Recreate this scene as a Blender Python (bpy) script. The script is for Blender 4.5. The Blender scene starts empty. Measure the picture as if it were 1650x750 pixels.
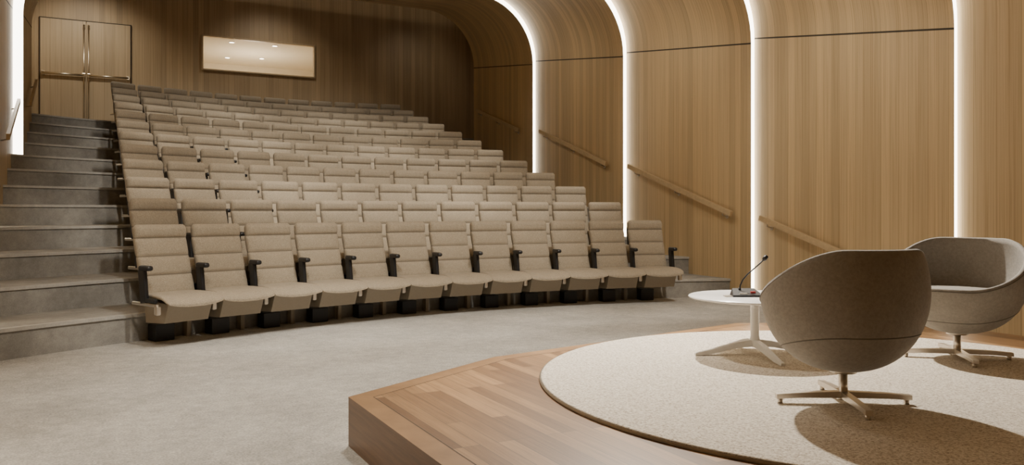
import bpy, bmesh, math, random
from mathutils import Vector, Matrix
random.seed(4)
scene=bpy.context.scene
F=1289.1; TH=.4820; CAM=1.1634; CT,ST_=math.cos(TH),math.sin(TH)
XC,R,Z1,A0,P,RISE,S=4.4455,9.3555,8.7617,-4.0387,.9266,.249,.55

# ---------------------------------------------------------------- materials
class NT:
    def __init__(s,name):
        s.m=bpy.data.materials.new(name); s.m.use_nodes=True
        s.t=s.m.node_tree; s.n=s.t.nodes; s.b=s.n['Principled BSDF']
        s.tc=s.n.new('ShaderNodeTexCoord')
    def node(s,t,**k):
        n=s.n.new(t)
        for a,v in k.items(): setattr(n,a,v)
        return n
    def link(s,a,b): s.t.links.new(a,b)
    def math(s,op,a,b=None):
        n=s.node('ShaderNodeMath',operation=op)
        for i,v in enumerate((a,b)):
            if v is None: continue
            if isinstance(v,(int,float)): n.inputs[i].default_value=v
            else: s.link(v,n.inputs[i])
        return n.outputs[0]
    def noise(s,vec,scale,detail=4,rough=.6):
        n=s.node('ShaderNodeTexNoise'); n.inputs['Scale'].default_value=scale
        n.inputs['Detail'].default_value=detail; n.inputs['Roughness'].default_value=rough
        if vec is not None: s.link(vec,n.inputs['Vector'])
        return n.outputs['Fac']
    def mapping(s,scale=(1,1,1),rot=(0,0,0),src=None):
        n=s.node('ShaderNodeMapping'); n.inputs['Scale'].default_value=scale; n.inputs['Rotation'].default_value=rot
        s.link(src or s.tc.outputs['Object'],n.inputs['Vector']); return n.outputs[0]
    def ramp(s,fac,stops):
        n=s.node('ShaderNodeValToRGB'); e=n.color_ramp.elements
        while len(e)<len(stops): e.new(.5)
        for i,(p,c) in enumerate(stops): e[i].position=p; e[i].color=(*c,1)
        s.link(fac,n.inputs[0]); return n.outputs[0]
    def mix(s,a,b,fac,mode='MULTIPLY'):
        n=s.node('ShaderNodeMix',data_type='RGBA',blend_type=mode)
        for v,i in ((fac,0),(a,6),(b,7)):
            if isinstance(v,(int,float)): n.inputs[i].default_value=v
            elif isinstance(v,tuple): n.inputs[i].default_value=(*v,1)
            else: s.link(v,n.inputs[i])
        return n.outputs[2]
    def bump(s,h,strength=.2,dist=.01):
        n=s.node('ShaderNodeBump'); n.inputs['Strength'].default_value=strength; n.inputs['Distance'].default_value=dist
        s.link(h,n.inputs['Height']); s.link(n.outputs[0],s.b.inputs['Normal'])
    def color(s,c):
        if isinstance(c,tuple): s.b.inputs['Base Color'].default_value=(*c,1)
        else: s.link(c,s.b.inputs['Base Color'])
    def rough(s,v): s.b.inputs['Roughness'].default_value=v

def sc(c,k): return tuple(x*k for x in c)
def wood_slats(name,axis,width,base,var=.17,rough=.5):
    w=NT(name)
    sep=w.node('ShaderNodeSeparateXYZ'); w.link(w.tc.outputs['Object'],sep.inputs[0])
    co=sep.outputs[axis]
    idx=w.math('MULTIPLY',co,1/width); fl=w.math('FLOOR',idx); fr=w.math('FRACT',idx)
    wn=w.node('ShaderNodeTexWhiteNoise',noise_dimensions='1D'); w.link(fl,wn.inputs['W'])
    c=w.ramp(wn.outputs['Value'],[(0,sc(base,1-var)),(.5,base),(1,(base[0]*(1+var*.6),base[1]*(1+var*.6),base[2]*(1+var*.5)))])
    s=[1.3,1.3,1.3]; s[axis]=75
    if axis!=2: s[2]=.55
    g=w.noise(w.mapping(tuple(s)),1.0,5,.7)
    c=w.mix(c,w.ramp(g,[(.34,(.76,.72,.67)),(.52,(.98,.97,.96)),(.7,(1.07,1.06,1.05))]),1.0)
    ln=w.math('LESS_THAN',fr,.035)
    c=w.mix(c,(.70,.66,.60),ln)
    w.color(c); w.rough(rough); return w.m
M={}
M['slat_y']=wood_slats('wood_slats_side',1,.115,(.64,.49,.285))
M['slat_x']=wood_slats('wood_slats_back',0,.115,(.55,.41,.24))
M['door']=wood_slats('wood_door_veneer',0,.21,(.60,.465,.29),.08)
def plain(name,c,rough=.5,metal=0,noise=0,nscale=60,bump=0):
    w=NT(name)
    g=w.noise(w.tc.outputs['Object'],nscale,3)
    w.color(w.mix(c,w.ramp(g,[(.3,(1-noise,)*3),(.7,(1+noise*.3,)*3)]),1.0))
    w.rough(rough); w.b.inputs['Metallic'].default_value=metal
    if bump: w.bump(g,bump,.003)
    return w.m
M['groove']=plain('dark_groove',(.05,.04,.03),.8)
M['rail']=plain('handrail_oak',(.60,.46,.28),.4,0,.12,20)
M['metal']=plain('brushed_steel',(.70,.65,.58),.3,1,.05)
M['brass']=plain('satin_brass',(.72,.62,.46),.3,1,.05)
M['black']=plain('black_plastic',(.012,.012,.014),.4)
M['white']=plain('white_lacquer',(.84,.83,.81),.25,0,.02)
M['cream']=plain('cream_plaster',(.74,.65,.50),.8,0,.04,8)
M['panbeige']=plain('seat_pan_beige',(.33,.28,.21),.5,0,.06)
M['red']=plain('red_key',(.5,.02,.02),.4)
def carpet(name,c,big=.16,fine=.35,bump=.3,sc1=90,mid=.1):
    w=NT(name); o=w.tc.outputs['Object']
    a=w.noise(o,1.6,7,.72); b=w.noise(o,sc1,4,.75); m_=w.noise(o,14,5,.75)
    col=w.mix(c,w.ramp(a,[(.35,(1-big,)*3),(.65,(1+big*.4,)*3)]),1.0)
    col=w.mix(col,w.ramp(m_,[(.35,(1-mid,)*3),(.65,(1+mid*.5,)*3)]),1.0)
    col=w.mix(col,w.ramp(b,[(.35,(1-fine,)*3),(.65,(1+fine*.5,)*3)]),1.0)
    w.color(col); w.rough(.95); w.bump(b,bump,.006); return w.m
M['carpet']=carpet('grey_carpet',(.57,.55,.51),.20,.36,.7,80,.18)
M['stepc']=carpet('step_carpet',(.38,.366,.335),.30,.14,.25,120,.12)
M['nose']=carpet('step_nosing',(.55,.53,.49),.1,.12)
def fabric(name,c,fine=.2,scale=420,sheen=.15):
    w=NT(name); o=w.tc.outputs['Object']
    b=w.noise(o,scale,3,.75); a=w.noise(o,9,4,.6)
    col=w.mix(c,w.ramp(b,[(.35,(1-fine,)*3),(.65,(1+fine*.5,)*3)]),1.0)
    col=w.mix(col,w.ramp(a,[(.3,(.92,)*3),(.7,(1.03,)*3)]),1.0)
    w.color(col); w.rough(.9); w.bump(b,.3,.003); w.b.inputs['Sheen Weight'].default_value=sheen; return w.m
M['fab']=fabric('seat_fabric_beige',(.40,.338,.25),.3,130)
M['fabseam']=fabric('seat_fabric_seam',(.22,.182,.133))
M['suede']=fabric('grey_suede',(.32,.295,.262),.14,60,.1)
M['suede_seam']=plain('suede_stitch',(.15,.135,.12),.8)
w=NT('speckled_rug'); o=w.tc.outputs['Object']
b=w.noise(o,85,4,.85)
w.color(w.ramp(b,[(.34,(.24,.18,.12)),(.44,(.56,.48,.38)),(.56,(.80,.73,.62)),(.7,(.90,.86,.77))])); w.rough(.95); w.bump(b,.7,.008); M['rug']=w.m
M['rugedge']=fabric('rug_edge',(.30,.245,.17))
w=NT('stage_oak_planks')
br=w.node('ShaderNodeTexBrick'); w.link(w.mapping((1,1,1),(0,0,math.pi/2)),br.inputs['Vector'])
br.inputs['Color1'].default_value=(.165,.085,.034,1); br.inputs['Color2'].default_value=(.42,.255,.118,1)
br.inputs['Mortar'].default_value=(.08,.05,.028,1); br.inputs['Scale'].default_value=1
br.inputs['Mortar Size'].default_value=.0012; br.inputs['Brick Width'].default_value=.95; br.inputs['Row Height'].default_value=.075
br.offset=.37; br.offset_frequency=3
g=w.noise(w.mapping((60,2.5,2.5)),1,5,.65)
w.color(w.mix(br.outputs['Color'],w.ramp(g,[(.3,(.68,.62,.55)),(.7,(1.08,1.06,1.04))]),1.0)); w.rough(.38); M['stage']=w.m
def edgewood(n,c):
    w=NT(n); g=w.noise(w.mapping((3,3,60)),1,5,.65)
    w.color(w.mix(c,w.ramp(g,[(.3,(.66,.60,.52)),(.7,(1.1,1.08,1.05))]),1.0)); w.rough(.4); return w.m
M['stage_edge']=edgewood('stage_edge_oak',(.31,.18,.08)); M['fascia_shaded']=edgewood('stage_fascia_oak_shaded',(.17,.092,.04))  # fascia is the edge oak darkened, its shade put into the colour
def emit(name,c,st):
    m=bpy.data.materials.new(name); m.use_nodes=True; b=m.node_tree.nodes['Principled BSDF']
    b.inputs['Base Color'].default_value=(*c,1); b.inputs['Emission Color'].default_value=(*c,1); b.inputs['Emission Strength'].default_value=st; return m
M['led']=emit('led_diffuser',(1,.92,.78),10)
M['bulb']=emit('downlight_glow',(1,.9,.74),60)
m=bpy.data.materials.new('booth_glass'); m.use_nodes=True; b=m.node_tree.nodes['Principled BSDF']
b.inputs['Transmission Weight'].default_value=1; b.inputs['Roughness'].default_value=0.02; b.inputs['IOR'].default_value=1.02; M['glass']=m

# ---------------------------------------------------------------- mesh builder
class MB:
    def __init__(s): s.v=[];s.f=[];s.m=[];s.sm=[];s.mats=[]
    def mi(s,mat):
        mat=M[mat]
        if mat not in s.mats: s.mats.append(mat)
        return s.mats.index(mat)
    def face(s,idx,mat,smooth=False): s.f.append(tuple(idx)); s.m.append(s.mi(mat)); s.sm.append(smooth)
    def poly(s,pts,mat): 
        b=len(s.v); s.v+= [tuple(p) for p in pts]; s.face(range(b,b+len(pts)),mat)
    def loft(s,rings,mat,cap=True,closed=True,smooth=True,matf=None):
        b=len(s.v); n=len(rings[0])
        for r in rings: s.v+=[tuple(p) for p in r]
        for i in range(len(rings)-1):
            for j in range(n if closed else n-1):
                k=(j+1)%n
                s.face((b+i*n+j,b+i*n+k,b+(i+1)*n+k,b+(i+1)*n+j),matf(i,j) if matf else mat,smooth)
        if cap and closed:
            s.face([b+j for j in range(n)][::-1],mat); s.face([b+(len(rings)-1)*n+j for j in range(n)],mat)
    def box(s,c,d,mat,bev=0,rot=None):
        bm=bmesh.new(); bmesh.ops.create_cube(bm,size=1)
        bmesh.ops.scale(bm,vec=d,verts=bm.verts)
        if bev: bmesh.ops.bevel(bm,geom=bm.edges[:],offset=bev,segments=2,affect='EDGES',profile=.5)
        if rot: bmesh.ops.transform(bm,matrix=rot,verts=bm.verts)
        bmesh.ops.translate(bm,vec=c,verts=bm.verts)
        b=len(s.v); bm.verts.index_update()
        s.v+=[tuple(v.co) for v in bm.verts]
        for f in bm.faces: s.face([b+v.index for v in f.verts],mat)
        bm.free()
    def tube(s,pts,r,mat,n=10):
        rings=[]
        for i,p in enumerate(pts):
            p=Vector(p); a=Vector(pts[max(i-1,0)]); c=Vector(pts[min(i+1,len(pts)-1)])
            t=(c-a).normalized(); u=t.cross(Vector((0,0,1)))
            if u.length<.05: u=t.cross(Vector((0,1,0)))
            u.normalize(); w_=t.cross(u); rr=r[i] if isinstance(r,(list,tuple)) else r
            rings.append([p+rr*(math.cos(2*math.pi*j/n)*u+math.sin(2*math.pi*j/n)*w_) for j in range(n)])
        s.loft(rings,mat)
    def lathe(s,prof,mat,n=48,c=(0,0,0),cap=True,smooth=True):
        s.loft([[(c[0]+r*math.cos(2*math.pi*j/n),c[1]+r*math.sin(2*math.pi*j/n),c[2]+z) for j in range(n)] for r,z in prof],mat,cap,smooth=smooth)
    def mesh(s,name):
        me=bpy.data.meshes.new(name); me.from_pydata(s.v,[],s.f); 
        for mt in s.mats: me.materials.append(mt)
        for p,mi,sm in zip(me.polygons,s.m,s.sm): p.material_index=mi; p.use_smooth=sm
        me.update()
        bm=bmesh.new(); bm.from_mesh(me); bmesh.ops.recalc_face_normals(bm,faces=bm.faces); bm.to_mesh(me); bm.free()
        return me
    def obj(s,name,loc=(0,0,0),rz=0,parent=None):
        o=bpy.data.objects.new(name,s.mesh(name)); scene.collection.objects.link(o)
        o.location=loc; o.rotation_euler[2]=rz
        if parent: o.parent=parent
        return o

# ---------------------------------------------------------------- room
b=MB(); b.poly([(-4,-5,0),(11,-5,0),(11,9.5,0),(-4,9.5,0)],'carpet'); b.obj('floor')
shells=[((14.1,-.94,7.85,4.13),(17.4,-1.02,8.07,4.60)),
        ((10.85,-.97,7.75,3.72),(14.1,-1.07,7.91,4.20)),
        ((7.85,-.97,7.65,3.37),(10.85,-1.08,7.81,3.79)),
        ((5.0,-1.05,7.57,2.98),(7.85,-1.08,7.705,3.44)),
        ((-5.0,-3.4,7.5,3.1),(5.0,-1.3,7.615,3.05))]
RC=1.25; NA=16
def right(p):
    z,xl,xr,s=p; return [(xr,z,-.02),(xr,z,s-.010),(xr,z,s+.010)]
def left(p):
    z,xl,xr,s=p; return [(xl,z,-.02),(xl,z,s-.010),(xl,z,s+.010)]
def arch(p):
    z,xl,xr,s=p; s=s+.010; out=[]
    for i in range(NA+1):
        a=math.pi/2*i/NA; out.append((xr-RC+RC*math.cos(a),z,s+RC*math.sin(a)))
    for i in range(NA+1):
        a=math.pi/2*(1+i/NA); out.append((xl+RC+RC*math.cos(a),z,s+RC*math.sin(a)))
    return out
wr,wl,ce=MB(),MB(),MB()
for i,(n,f) in enumerate(shells):
    K=8
    def lerp(t): return tuple(a+(c-a)*t for a,c in zip(n,f))
    ps=[lerp(j/K) for j in range(K+1)]
    mf=(lambda a,j:'groove' if j==1 else 'slat_y') if i<4 else None
    wr.loft([right(p) for p in ps],'slat_y',closed=False,smooth=False,matf=mf)
    wl.loft([left(p) for p in ps],'slat_y',closed=False,smooth=False,matf=mf)
    ce.loft([arch(p) for p in ps],'slat_y',closed=False,smooth=True)
wr.obj('wall_right'); wl.obj('wall_left'); ce.obj('ceiling')
for i in range(4):
    a=shells[i][0]; c=shells[i+1][1]; c=(a[0],)+tuple(c[1:])
    pa=right(a)[:1]+arch(a)+left(a)[:1]; pc=right(c)[:1]+arch(c)+left(c)[:1]
    b=MB(); b.loft([pa,pc],'led',closed=False,smooth=False); b.obj('led_strip_light')
ZB=20.07
b=MB()
x0,x1,h0=-1.13,9.6,6.6
wx0,wx1,wz0,wz1=2.27,4.9,4.51,5.31
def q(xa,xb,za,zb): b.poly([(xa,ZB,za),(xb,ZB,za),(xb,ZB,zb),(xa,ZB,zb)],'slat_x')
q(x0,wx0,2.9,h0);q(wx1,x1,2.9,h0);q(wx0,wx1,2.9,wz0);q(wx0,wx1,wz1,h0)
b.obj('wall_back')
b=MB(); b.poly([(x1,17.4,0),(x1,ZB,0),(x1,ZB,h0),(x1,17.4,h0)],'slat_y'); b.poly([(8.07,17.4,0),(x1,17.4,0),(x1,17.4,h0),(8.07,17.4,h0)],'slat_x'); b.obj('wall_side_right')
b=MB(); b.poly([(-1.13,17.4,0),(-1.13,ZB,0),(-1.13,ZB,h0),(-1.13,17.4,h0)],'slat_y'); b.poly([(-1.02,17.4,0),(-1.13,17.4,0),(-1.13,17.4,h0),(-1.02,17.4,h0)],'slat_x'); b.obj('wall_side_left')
b=MB(); b.poly([(-1.2,17.4,h0),(x1,17.4,h0),(x1,ZB,h0),(-1.2,ZB,h0)],'slat_y'); b.obj('ceiling_rear')
b=MB(); b.poly([(-4,-5,0),(9,-5,0),(9,-5,4.6),(-4,-5,4.6)],'slat_x'); b.obj('wall_front')

def wallx(z):
    for n,f in shells:
        if n[0]<=z<=f[0]:
            t=(z-n[0])/(f[0]-n[0]); return n[1]+(f[1]-n[1])*t, n[2]+(f[2]-n[2])*t
    return x0,x1
b=MB(); NX=56
def arcz(x,k,off=.08): return Z1-R+math.sqrt((R+off)**2-(x-XC)**2)+(k-1)*P
for k in range(1,13):
    h=k*RISE
    zl=[arcz(-.9,k)+t*P*.25 for t in range(5)]; zr=[arcz(7.8,k)+t*P*.25 for t in range(5)]
    xa=min(wallx(z)[0] for z in zl)-.01; xb=max(wallx(z)[1] for z in zr)+.01
    if k==12: xa,xb=-1.12,9.59
    xs=[xa+(xb-xa)*i/NX for i in range(NX+1)]
    back=[(x,(arcz(x,k+1) if k<12 else max(ZB,arcz(x,k)+.1)),h) for x in xs]
    e0=[(x,arcz(x,k),h-RISE) for x in xs]; e1=[(x,arcz(x,k),h-.03) for x in xs]
    e2=[(x,arcz(x,k)-.018,h-.03) for x in xs]; e3=[(x,arcz(x,k)-.018,h) for x in xs]; e4=[(x,arcz(x,k)+.03,h) for x in xs]
    b.loft([e0,e1,e2,e3,e4,back],'stepc',closed=False,smooth=False,matf=lambda i,j:'nose' if i in(2,3) else 'stepc')
b.obj('floor_tiers')

# ---------------------------------------------------------------- auditorium seat
def rrect(w,t,n=20,e=4.0):
    pts=[]
    for j in range(n):
        a=2*math.pi*(j+.5)/n; c,s=math.cos(a),math.sin(a)
        pts.append((w/2*math.copysign(abs(c)**(2/e),c),t/2*math.copysign(abs(s)**(2/e),s)))
    return pts
def build_seat(kind):
    b=MB()
    seams=[.0,.27,.54,.80,1.0]; rings=[]; NV=60; isseam=[]
    for i in range(NV+1):
        v=i/NV
        z=.43+.615*v
        y=-.17+.20*v**.9-(.035*max(0,v-.78)/.22)
        d=min(abs(v-s) for s in seams)
        pinch=1-.34*math.exp(-(d/.022)**2)
        bulge=0
        for a_,c_ in zip(seams[:-1],seams[1:]):
            if a_<=v<=c_: bulge=math.sin(math.pi*(v-a_)/(c_-a_))
        w_=.488-.012*(1-v); t=.086*pinch+.022*bulge
        if v>.93: w_-=.045*((v-.93)/.07)**2; t*=1-.5*((v-.93)/.07)**2
        rings.append([(px,y+py,z) for px,py in rrect(w_,t)])
        isseam.append(d<.008)
    b.loft(rings,'fab',matf=lambda i,j:'fabseam' if (isseam[i] and 2<i<NV-2) else 'fab')
    b.box((0,-.03,.72),(.44,.02,.52),'panbeige',.008,Matrix.Rotation(math.radians(-18),4,'X'))
    rings=[]
    for i in range(22):
        u=i/21; y=-.10-.52*u
        z=.420+.014*math.sin(u*math.pi)-(.038*max(0,(u-.72)/.28)**2)
        t=.066-.018*u; w_=.475+.062*min(1,max(0,(u-.3)/.5))
        if u>.93: t*=1-.6*((u-.93)/.07)**2; w_-=.03*((u-.93)/.07)**2
        rings.append([(px,y,z+py-.026*(1-abs(px/(w_/2))**2)*u) for px,py in rrect(w_,t,20,3.2)])
    b.loft(rings,'fab')
    pr=[(-.12,.39),(-.52,.372),(-.45,.205),(-.15,.19)]
    b.loft([[(x,y,z) for y,z in pr] for x in (-.205,.205)],'panbeige',smooth=False)
    for sx in (-1,)+((1,) if kind=='last' else ()):
        x=sx*.275
        if kind=='mid' or (kind=='last' and sx<0):
            b.loft([[(xx,y,z) for y,z in [(.06,.40),(-.08,.40),(-.03,.25),(-.02,.0),(.06,.0)]] for xx in (x-.02,x+.02)],'panbeige',smooth=False)
        b.box((x,-.47,.325),(.045,.05,.085),'metal',.014)
        b.box((x,-.27,.365),(.028,.42,.03),'metal',.008)
        b.box((x,-.24,.52),(.038,.10,.30),'black',.012,Matrix.Rotation(math.radians(-8),4,'X'))
        b.box((x,-.275,.675),(.058,.17,.045),'black',.018)
        b.box((x,-.34,.40),(.036,.22,.035),'black',.01)
    b.box((0,-.03,.075),(.18,.14,.15),'black',.006)
    return b.mesh('auditorium_seat')
sm={k:build_seat(k) for k in ('first','mid','last')}
for k in range(12):
    for i in range(12):
        a=(A0+i*S)/R
        o=bpy.data.objects.new('auditorium_seat',sm['first' if i==0 else 'last' if i==11 else 'mid'])
        scene.collection.objects.link(o)
        o.location=(XC+R*math.sin(a),Z1-R+R*math.cos(a)+k*P,k*RISE); o.rotation_euler[2]=-a

# ---------------------------------------------------------------- handrails
for (p,q_) in [((8.02,17.0,3.55),(7.88,14.6,2.85)),((7.89,13.75,2.75),(7.77,11.25,1.97)),((7.79,10.65,1.90),(7.67,8.15,1.13)),((7.69,7.65,1.08),(7.635,6.35,.69))]:
    b=MB(); p=Vector(p); q_=Vector(q_); off=Vector((-.085,0,0)); t=(q_-p); L=t.length; t.normalize()
    up=Vector((1,0,0)).cross(t); 
    if up.z<0: up=-up
    sd=t.cross(up).normalized()
    r=[[e+off+sd*x+up*z for x,z in ((-.02,-.035),(.02,-.035),(.02,.035),(-.02,.035))] for e in (p,q_)]
    b.loft(r,'rail',smooth=False)
    for s_ in ((.1,.9) if L<2 else (.07,.5,.93)):
        c=p+(q_-p)*s_
        b.tube([c+Vector((-.085,0,-.03)),c+Vector((-.085,0,-.07)),c+Vector((-.02,0,-.09)),c+Vector((.0,0,-.09))],.01,'metal')
        b.tube([c+Vector((-.012,0,-.09)),c+Vector((-.001,0,-.09))],.03,'metal',16)
    b.obj('handrail')
for p,q_ in (((-1.05,13.7,2.78),(-.985,11.2,2.05)),((-1.01,17.0,3.55),(-.955,14.6,2.85))):
    b=MB(); p=Vector(p); q_=Vector(q_)
    b.loft([[e+Vector((.085+x,0,z)) for x,z in ((-.02,-.035),(.02,-.035),(.02,.035),(-.02,.035))] for e in (p,q_)],'rail',smooth=False)
    for s_ in (.08,.92):
        c=p+(q_-p)*s_; b.tube([c+Vector((.085,0,-.03)),c+Vector((.085,0,-.07)),c+Vector((.0,0,-.09))],.01,'metal')
    b.obj('handrail')

# ---------------------------------------------------------------- door
dr=bpy.data.objects.new('door_1',None); scene.collection.objects.link(dr)
dx0,dx1,dz0,dz1=-1.02,.74,2.995,5.36; dm=(dx0+dx1)/2
b=MB()
for (xa_,xb_) in ((dx0,dm-.006),(dm+.006,dx1)):
    b.box(((xa_+xb_)/2,ZB-.03,(dz0+dz1)/2),(xb_-xa_,.045,dz1-dz0),'door',.004)
b.obj('leaves',parent=dr)
b=MB()
for c,d in (((dx0-.012,ZB-.02,(dz0+dz1)/2),(.02,.03,dz1-dz0)),((dx1+.012,ZB-.02,(dz0+dz1)/2),(.02,.03,dz1-dz0)),((dm,ZB-.02,dz1+.012),(dx1-dx0+.044,.03,.02))): b.box(c,d,'groove')
b.obj('frame',parent=dr)
b=MB()
for x in (dm-.045,dm+.045): 
    b.tube([(x,ZB-.09,dz0+.05),(x,ZB-.09,dz1-.08)],.016,'brass')
    for z in (dz0+.1,4.16,dz1-.12): b.box((x,ZB-.065,z),(.05,.05,.08),'brass',.008)
b.tube([(dx0+.04,ZB-.11,4.16),(dm-.05,ZB-.11,4.16)],.026,'brass'); b.tube([(dm+.05,ZB-.11,4.16),(dx1-.04,ZB-.11,4.16)],.026,'brass')
for x in (dx0+.05,dm-.05,dm+.05,dx1-.05): b.box((x,ZB-.08,4.16),(.07,.09,.09),'brass',.01)
b.obj('push_bars',parent=dr)
# ---------------------------------------------------------------- booth window
wn=bpy.data.objects.new('window_1',None); scene.collection.objects.link(wn)
b=MB(); t=.035
for c,d in (((wx0,ZB,(wz0+wz1)/2),(t,.12,wz1-wz0+t)),((wx1,ZB,(wz0+wz1)/2),(t,.12,wz1-wz0+t)),(((wx0+wx1)/2,ZB,wz0),(wx1-wx0,.12,t)),(((wx0+wx1)/2,ZB,wz1),(wx1-wx0,.12,t))): b.box(c,d,'rail',.004)
b.obj('frame',parent=wn)
b=MB(); b.box(((wx0+wx1)/2,ZB+.02,(wz0+wz1)/2),(wx1-wx0,.01,wz1-wz0),'glass'); b.obj('pane',parent=wn)
bx0,bx1,bz0,bz1,by1=1.2,7,3.2,5.40,24.2
b=MB(); b.poly([(bx0,by1,bz0),(bx1,by1,bz0),(bx1,by1,bz1),(bx0,by1,bz1)],'cream')
for x in (bx0,bx1): b.poly([(x,ZB+.06,bz0),(x,by1,bz0),(x,by1,bz1),(x,ZB+.06,bz1)],'cream')
b.obj('wall_booth')
b=MB(); b.poly([(bx0,ZB+.06,bz1),(bx1,ZB+.06,bz1),(bx1,by1,bz1),(bx0,by1,bz1)],'cream'); b.obj('ceiling_booth')
b=MB(); b.poly([(bx0,ZB+.06,bz0),(bx1,ZB+.06,bz0),(bx1,by1,bz0),(bx0,by1,bz0)],'cream'); b.obj('floor_booth')
for x,y in ((3.06,20.95),(4.1,20.9),(3.26,23.1),(4.12,22.8)):
    b=MB(); b.lathe([(.0,0),(.06,0),(.06,-.012),(0,-.014)],'bulb',20); b.lathe([(.06,0),(.075,0),(.075,-.016),(.06,-.016)],'white',20,cap=False)
    b.obj('recessed_downlight',(x,y,bz1-.002))

# ---------------------------------------------------------------- stage
SH=.243
out=[(1.12,-2.0),(1.12,3.89),(2.24,4.53),(4.7,4.98),(6.08,4.32),(6.08,-2.0)]
def inset(poly,d):
    n=len(poly); res=[]
    for i in range(n):
        p0,p1,p2=Vector(poly[i-1]),Vector(poly[i]),Vector(poly[(i+1)%n])
        a=(p1-p0).normalized(); c=(p2-p1).normalized()
        na=Vector((a.y,-a.x)); nc=Vector((c.y,-c.x))
        bis=(na+nc).normalized(); res.append(tuple(p1+bis*d/max(.2,bis.dot(na))))
    return res
inn=inset(out,.11)
b=MB()
b.poly([(x,y,SH) for x,y in inn],'stage')
n=len(out)
for i in range(n):
    j=(i+1)%n
    b.poly([(*inn[i],SH),(*inn[j],SH),(*out[j],SH),(*out[i],SH)],'stage_edge')
    b.poly([(*out[i],SH),(*out[j],SH),(*out[j],0),(*out[i],0)],'fascia_shaded')
i1=inset(out,.107); i2=inset(out,.111)
for i in range(n):
    j=(i+1)%n
    b.poly([(*i1[i],SH+.0008),(*i1[j],SH+.0008),(*i2[j],SH+.0008),(*i2[i],SH+.0008)],'groove')
b.obj('stage_platform')
b=MB(); RR=1.73; RCX,RCY=3.67,2.965
b.lathe([(RR-.005,.001),(RR,.008),(RR-.004,.016)],'rugedge',128,(RCX,RCY,SH),cap=False)
b.lathe([(RR-.004,.016),(RR-.02,.02),(RR-.1,.02),(.01,.02)],'rug',128,(RCX,RCY,SH))
b.obj('round_rug')
RZ=SH+.02
# ---------------------------------------------------------------- swivel tub chair
def tub_chair(loc,ang,baseang):
    root=bpy.data.objects.new('swivel_tub_chair',None); scene.collection.objects.link(root); root.location=loc
    NP,NT_=72,22
    ax,ay,zc,zb=.385,.345,.53,.155
    def rim(phi):
        d=abs(((phi+math.pi)%(2*math.pi))-math.pi)
        t=min(1,max(0,(d-math.radians(32))/math.radians(122))); t=t*t*(3-2*t)
        return .728-.295*t
    def pt(phi,t,ins=0):
        zr=rim(phi); th1=math.asin(max(-1,min(1,(zr-zc)/.42)))
        th=-math.pi/2+(th1+math.pi/2)*t
        z=zc+(.375 if th<0 else .42)*math.sin(th)
        rr=max(0,math.cos(th))**.85
        X=(ax-ins)*rr*math.sin(phi); Y=(ay-ins)*rr*math.cos(phi)
        return (X,Y,z+(ins if t<.5 else ins*(1-t)*2))
    ph=[2*math.pi*j/NP for j in range(NP)]
    rings=[[pt(p,.02+.98*i/NT_) for p in ph] for i in range(NT_+1)]
    inner=[[pt(p,.02+.98*i/NT_,.028) for p in ph] for i in range(NT_,-1,-1)]
    rimr=[[tuple((Vector(a)+Vector(c))/2+Vector((0,0,.006))) for a,c in zip(rings[-1],inner[0])]]
    b=MB(); b.loft(rings+rimr+inner,'suede'); b.obj('shell',parent=root,rz=ang)
    b=MB()
    pts=[]
    for p in ph+[ph[0]]:
        v=pt(p,.52); r_=Vector((v[0],v[1],0)); pts.append(tuple(Vector(v)+r_.normalized()*.0005))
    rg=[]
    for p in pts[:-1]:
        v=Vector(p); o_=Vector((v.x,v.y,0)).normalized()
        rg.append([v+o_*.002*math.cos(a)+Vector((0,0,.003*math.sin(a))) for a in (0,1.57,3.14,4.71)])
    rg.append(rg[0]); b.loft(rg,'suede_seam',cap=False)
    rg=[]
    for p in [pt(p,1.0) for p in ph]:
        v=Vector(p)+Vector((0,0,-.012)); o_=Vector((v.x,v.y,0)).normalized()
        rg.append([v+o_*.003*math.cos(a)+Vector((0,0,.0025*math.sin(a))) for a in (0,1.57,3.14,4.71)])
    rg.append(rg[0]); b.loft(rg,'suede_seam',cap=False)
    b.obj('stitching',parent=root,rz=ang)
    b=MB(); b.loft([[(w_*1.12*math.cos(p),w_*math.sin(p)+.0,z) for p in ph] for w_,z in ((.05,.30),(.24,.33),(.275,.37),(.278,.40),(.265,.42),(.15,.43),(.02,.432))],'suede'); b.obj('seat_cushion',parent=root,rz=ang)
    b=MB()
    b.lathe([(.0,.165),(.06,.163),(.06,.148),(.021,.14),(.021,.03),(.03,.03),(.03,.022),(0,.022)],'metal',24)
    for k in range(4):
        a=baseang+k*math.pi/2; dx,dy=math.cos(a),math.sin(a); px,py=-dy,dx
        r=[]
        for rad,w_,z0,z1 in ((.0,.018,.03,.06),(.2,.017,.028,.052),(.31,.016,.022,.044)):
            r.append([(dx*rad+px*s*w_,dy*rad+py*s*w_,z) for s,z in ((-1,z0),(1,z0),(1,z1),(-1,z1))])
        b.loft(r,'metal',smooth=False)
        b.lathe([(.0,.024),(.012,.024),(.012,.0),(0,.0)],'metal',12,(dx*.29,dy*.29,0))
    b.obj('star_base',parent=root)
def camdir(l,d): return math.atan2(-l*ST_+d*CT, l*CT+d*ST_)
tub_chair((3.11,2.60,RZ),camdir(-.28,.96)+math.pi/2,camdir(1,-.05))
tub_chair((4.69,3.08,RZ),camdir(-.75,-.66)+math.pi/2,camdir(1,-.2))

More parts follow.
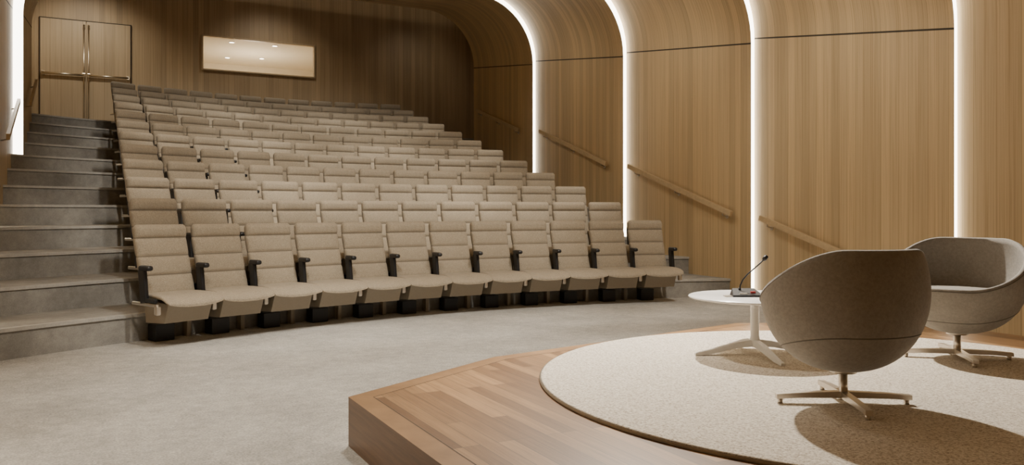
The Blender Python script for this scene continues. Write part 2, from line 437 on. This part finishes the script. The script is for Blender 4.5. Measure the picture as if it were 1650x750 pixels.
# ---------------------------------------------------------------- coffee table
tb=bpy.data.objects.new('coffee_table',None); scene.collection.objects.link(tb); tb.location=(3.69,3.755,RZ)
b=MB(); b.lathe([(.0,.345),(.34,.345),(.405,.355),(.41,.361),(.405,.366),(.0,.366)],'white',72); b.obj('top',parent=tb)
b=MB(); b.lathe([(0,.35),(.07,.348),(.07,.338),(.028,.33),(.026,.12),(.036,.07),(.034,.05),(0,.05)],'white',28)
for k in range(4):
    a=camdir(1,.12)+k*math.pi/2; dx,dy=math.cos(a),math.sin(a); px,py=-dy,dx
    r=[]
    for rad,w_,z0,z1 in ((.0,.026,.055,.095),(.12,.024,.045,.08),(.3,.018,.008,.035),(.39,.013,.0,.016)):
        r.append([(dx*rad+px*s*w_,dy*rad+py*s*w_,z) for s,z in ((-1,z0),(1,z0),(.7,z1),(-.7,z1))])
    b.loft(r,'white',smooth=False)
b.obj('star_base',parent=tb)
mc=bpy.data.objects.new('gooseneck_microphone',None); scene.collection.objects.link(mc)
mc.location=(3.635,3.785,RZ+.366); mc.rotation_euler[2]=camdir(1,0)
b=MB()
b.loft([[(-.09,-.06,0),(.095,-.06,0),(.095,.06,0),(-.08,.06,0)],[(-.09,-.06,.012),(.095,-.06,.012),(.075,.055,.045),(-.065,.055,.045)]],'black',smooth=False)
b.box((.045,-.02,.026),(.03,.02,.012),'red',.002); b.box((-.02,-.035,.02),(.05,.02,.008),'metal',.002)
b.obj('desk_unit',parent=mc)
b=MB()
pts=[(-.025,.03,.03),(-.020,.03,.065),(-.004,.03,.10),(.025,.03,.135),(.06,.03,.165),(.10,.03,.20),(.125,.03,.225)]
b.tube(pts,.0045,'black'); b.tube([pts[-1],(.135,.03,.236),(.150,.03,.252)],[.010,.015,.011],'black',14)
b.tube([(-.025,.03,.02),(-.024,.03,.05)],.008,'black'); b.obj('gooseneck',parent=mc)
b=MB(); b.box((-.115,-.03,.004),(.045,.05,.008),'metal',.002); b.obj('name_card_holder',parent=mc)

# ---------------------------------------------------------------- lights
def spot(loc,tgt,power,size=70,blend=.6,rad=.12,col=(1,.925,.81)):
    l=bpy.data.lights.new('ceiling_and_fill_spot','SPOT'); l.energy=power; l.spot_size=math.radians(size); l.spot_blend=blend; l.shadow_soft_size=rad; l.color=col
    o=bpy.data.objects.new('ceiling_and_fill_spot',l); scene.collection.objects.link(o); o.location=loc
    o.rotation_euler=(Vector(tgt)-Vector(loc)).to_track_quat('-Z','Y').to_euler()
spot((4.5,6.0,4.2),(3.6,3.0,.2),1800,58,.5,.07)
spot((2.2,5.6,4.2),(2.2,5.4,0),560,85,.8,.2)
spot((5.2,5.4,4.1),(5.2,5.6,0),240,85,.8,.2)
spot((.3,4.0,4.1),(.5,5.5,0),280,85,.8,.2)
for x in (1.4,3.4,5.4):
    spot((x,4.9,4.05),(x,8.6,.6),390,58,.7,.12)
    spot((x,7.6,4.4),(x,11.0,1.4),360,60,.7,.12)
    spot((x,10.6,4.8),(x,14.0,2.2),280,60,.7,.12)
    spot((x,13.6,5.2),(x,16.6,3.0),170,65,.7,.12)
for y,z,e in ((6.3,4.2,110),(9.3,4.6,85),(12.4,5.0,50)): spot((5.0,y,z),(7.7,y,z-2.4),e,80,.9,.15)  # fill spots added to brighten the right wall panels
for x,e in ((-.2,140),(3.8,60),(7.6,18)): spot((x,18.3,6.3),(x,20.0,3.2),e,110,.9,.15)  # fill spots added in the vestibule to lift the back wall
l=bpy.data.lights.new('booth_lamp','POINT'); l.energy=120; l.color=(1,.88,.70); l.shadow_soft_size=.3
o=bpy.data.objects.new('booth_lamp',l); scene.collection.objects.link(o); o.location=(3.8,22.2,4.3)

w=bpy.data.worlds.new('World'); scene.world=w; w.use_nodes=True
w.node_tree.nodes['Background'].inputs[0].default_value=(1,.95,.88,1); w.node_tree.nodes['Background'].inputs[1].default_value=.1
# ---------------------------------------------------------------- camera
c=bpy.data.cameras.new('camera'); c.sensor_width=36; c.lens=F/1650*36; c.shift_y=-(375-340.92)/1650; c.clip_start=.05
o=bpy.data.objects.new('camera',c); scene.collection.objects.link(o); o.location=(0,0,CAM); o.rotation_euler=(math.pi/2,0,-TH)
scene.camera=o
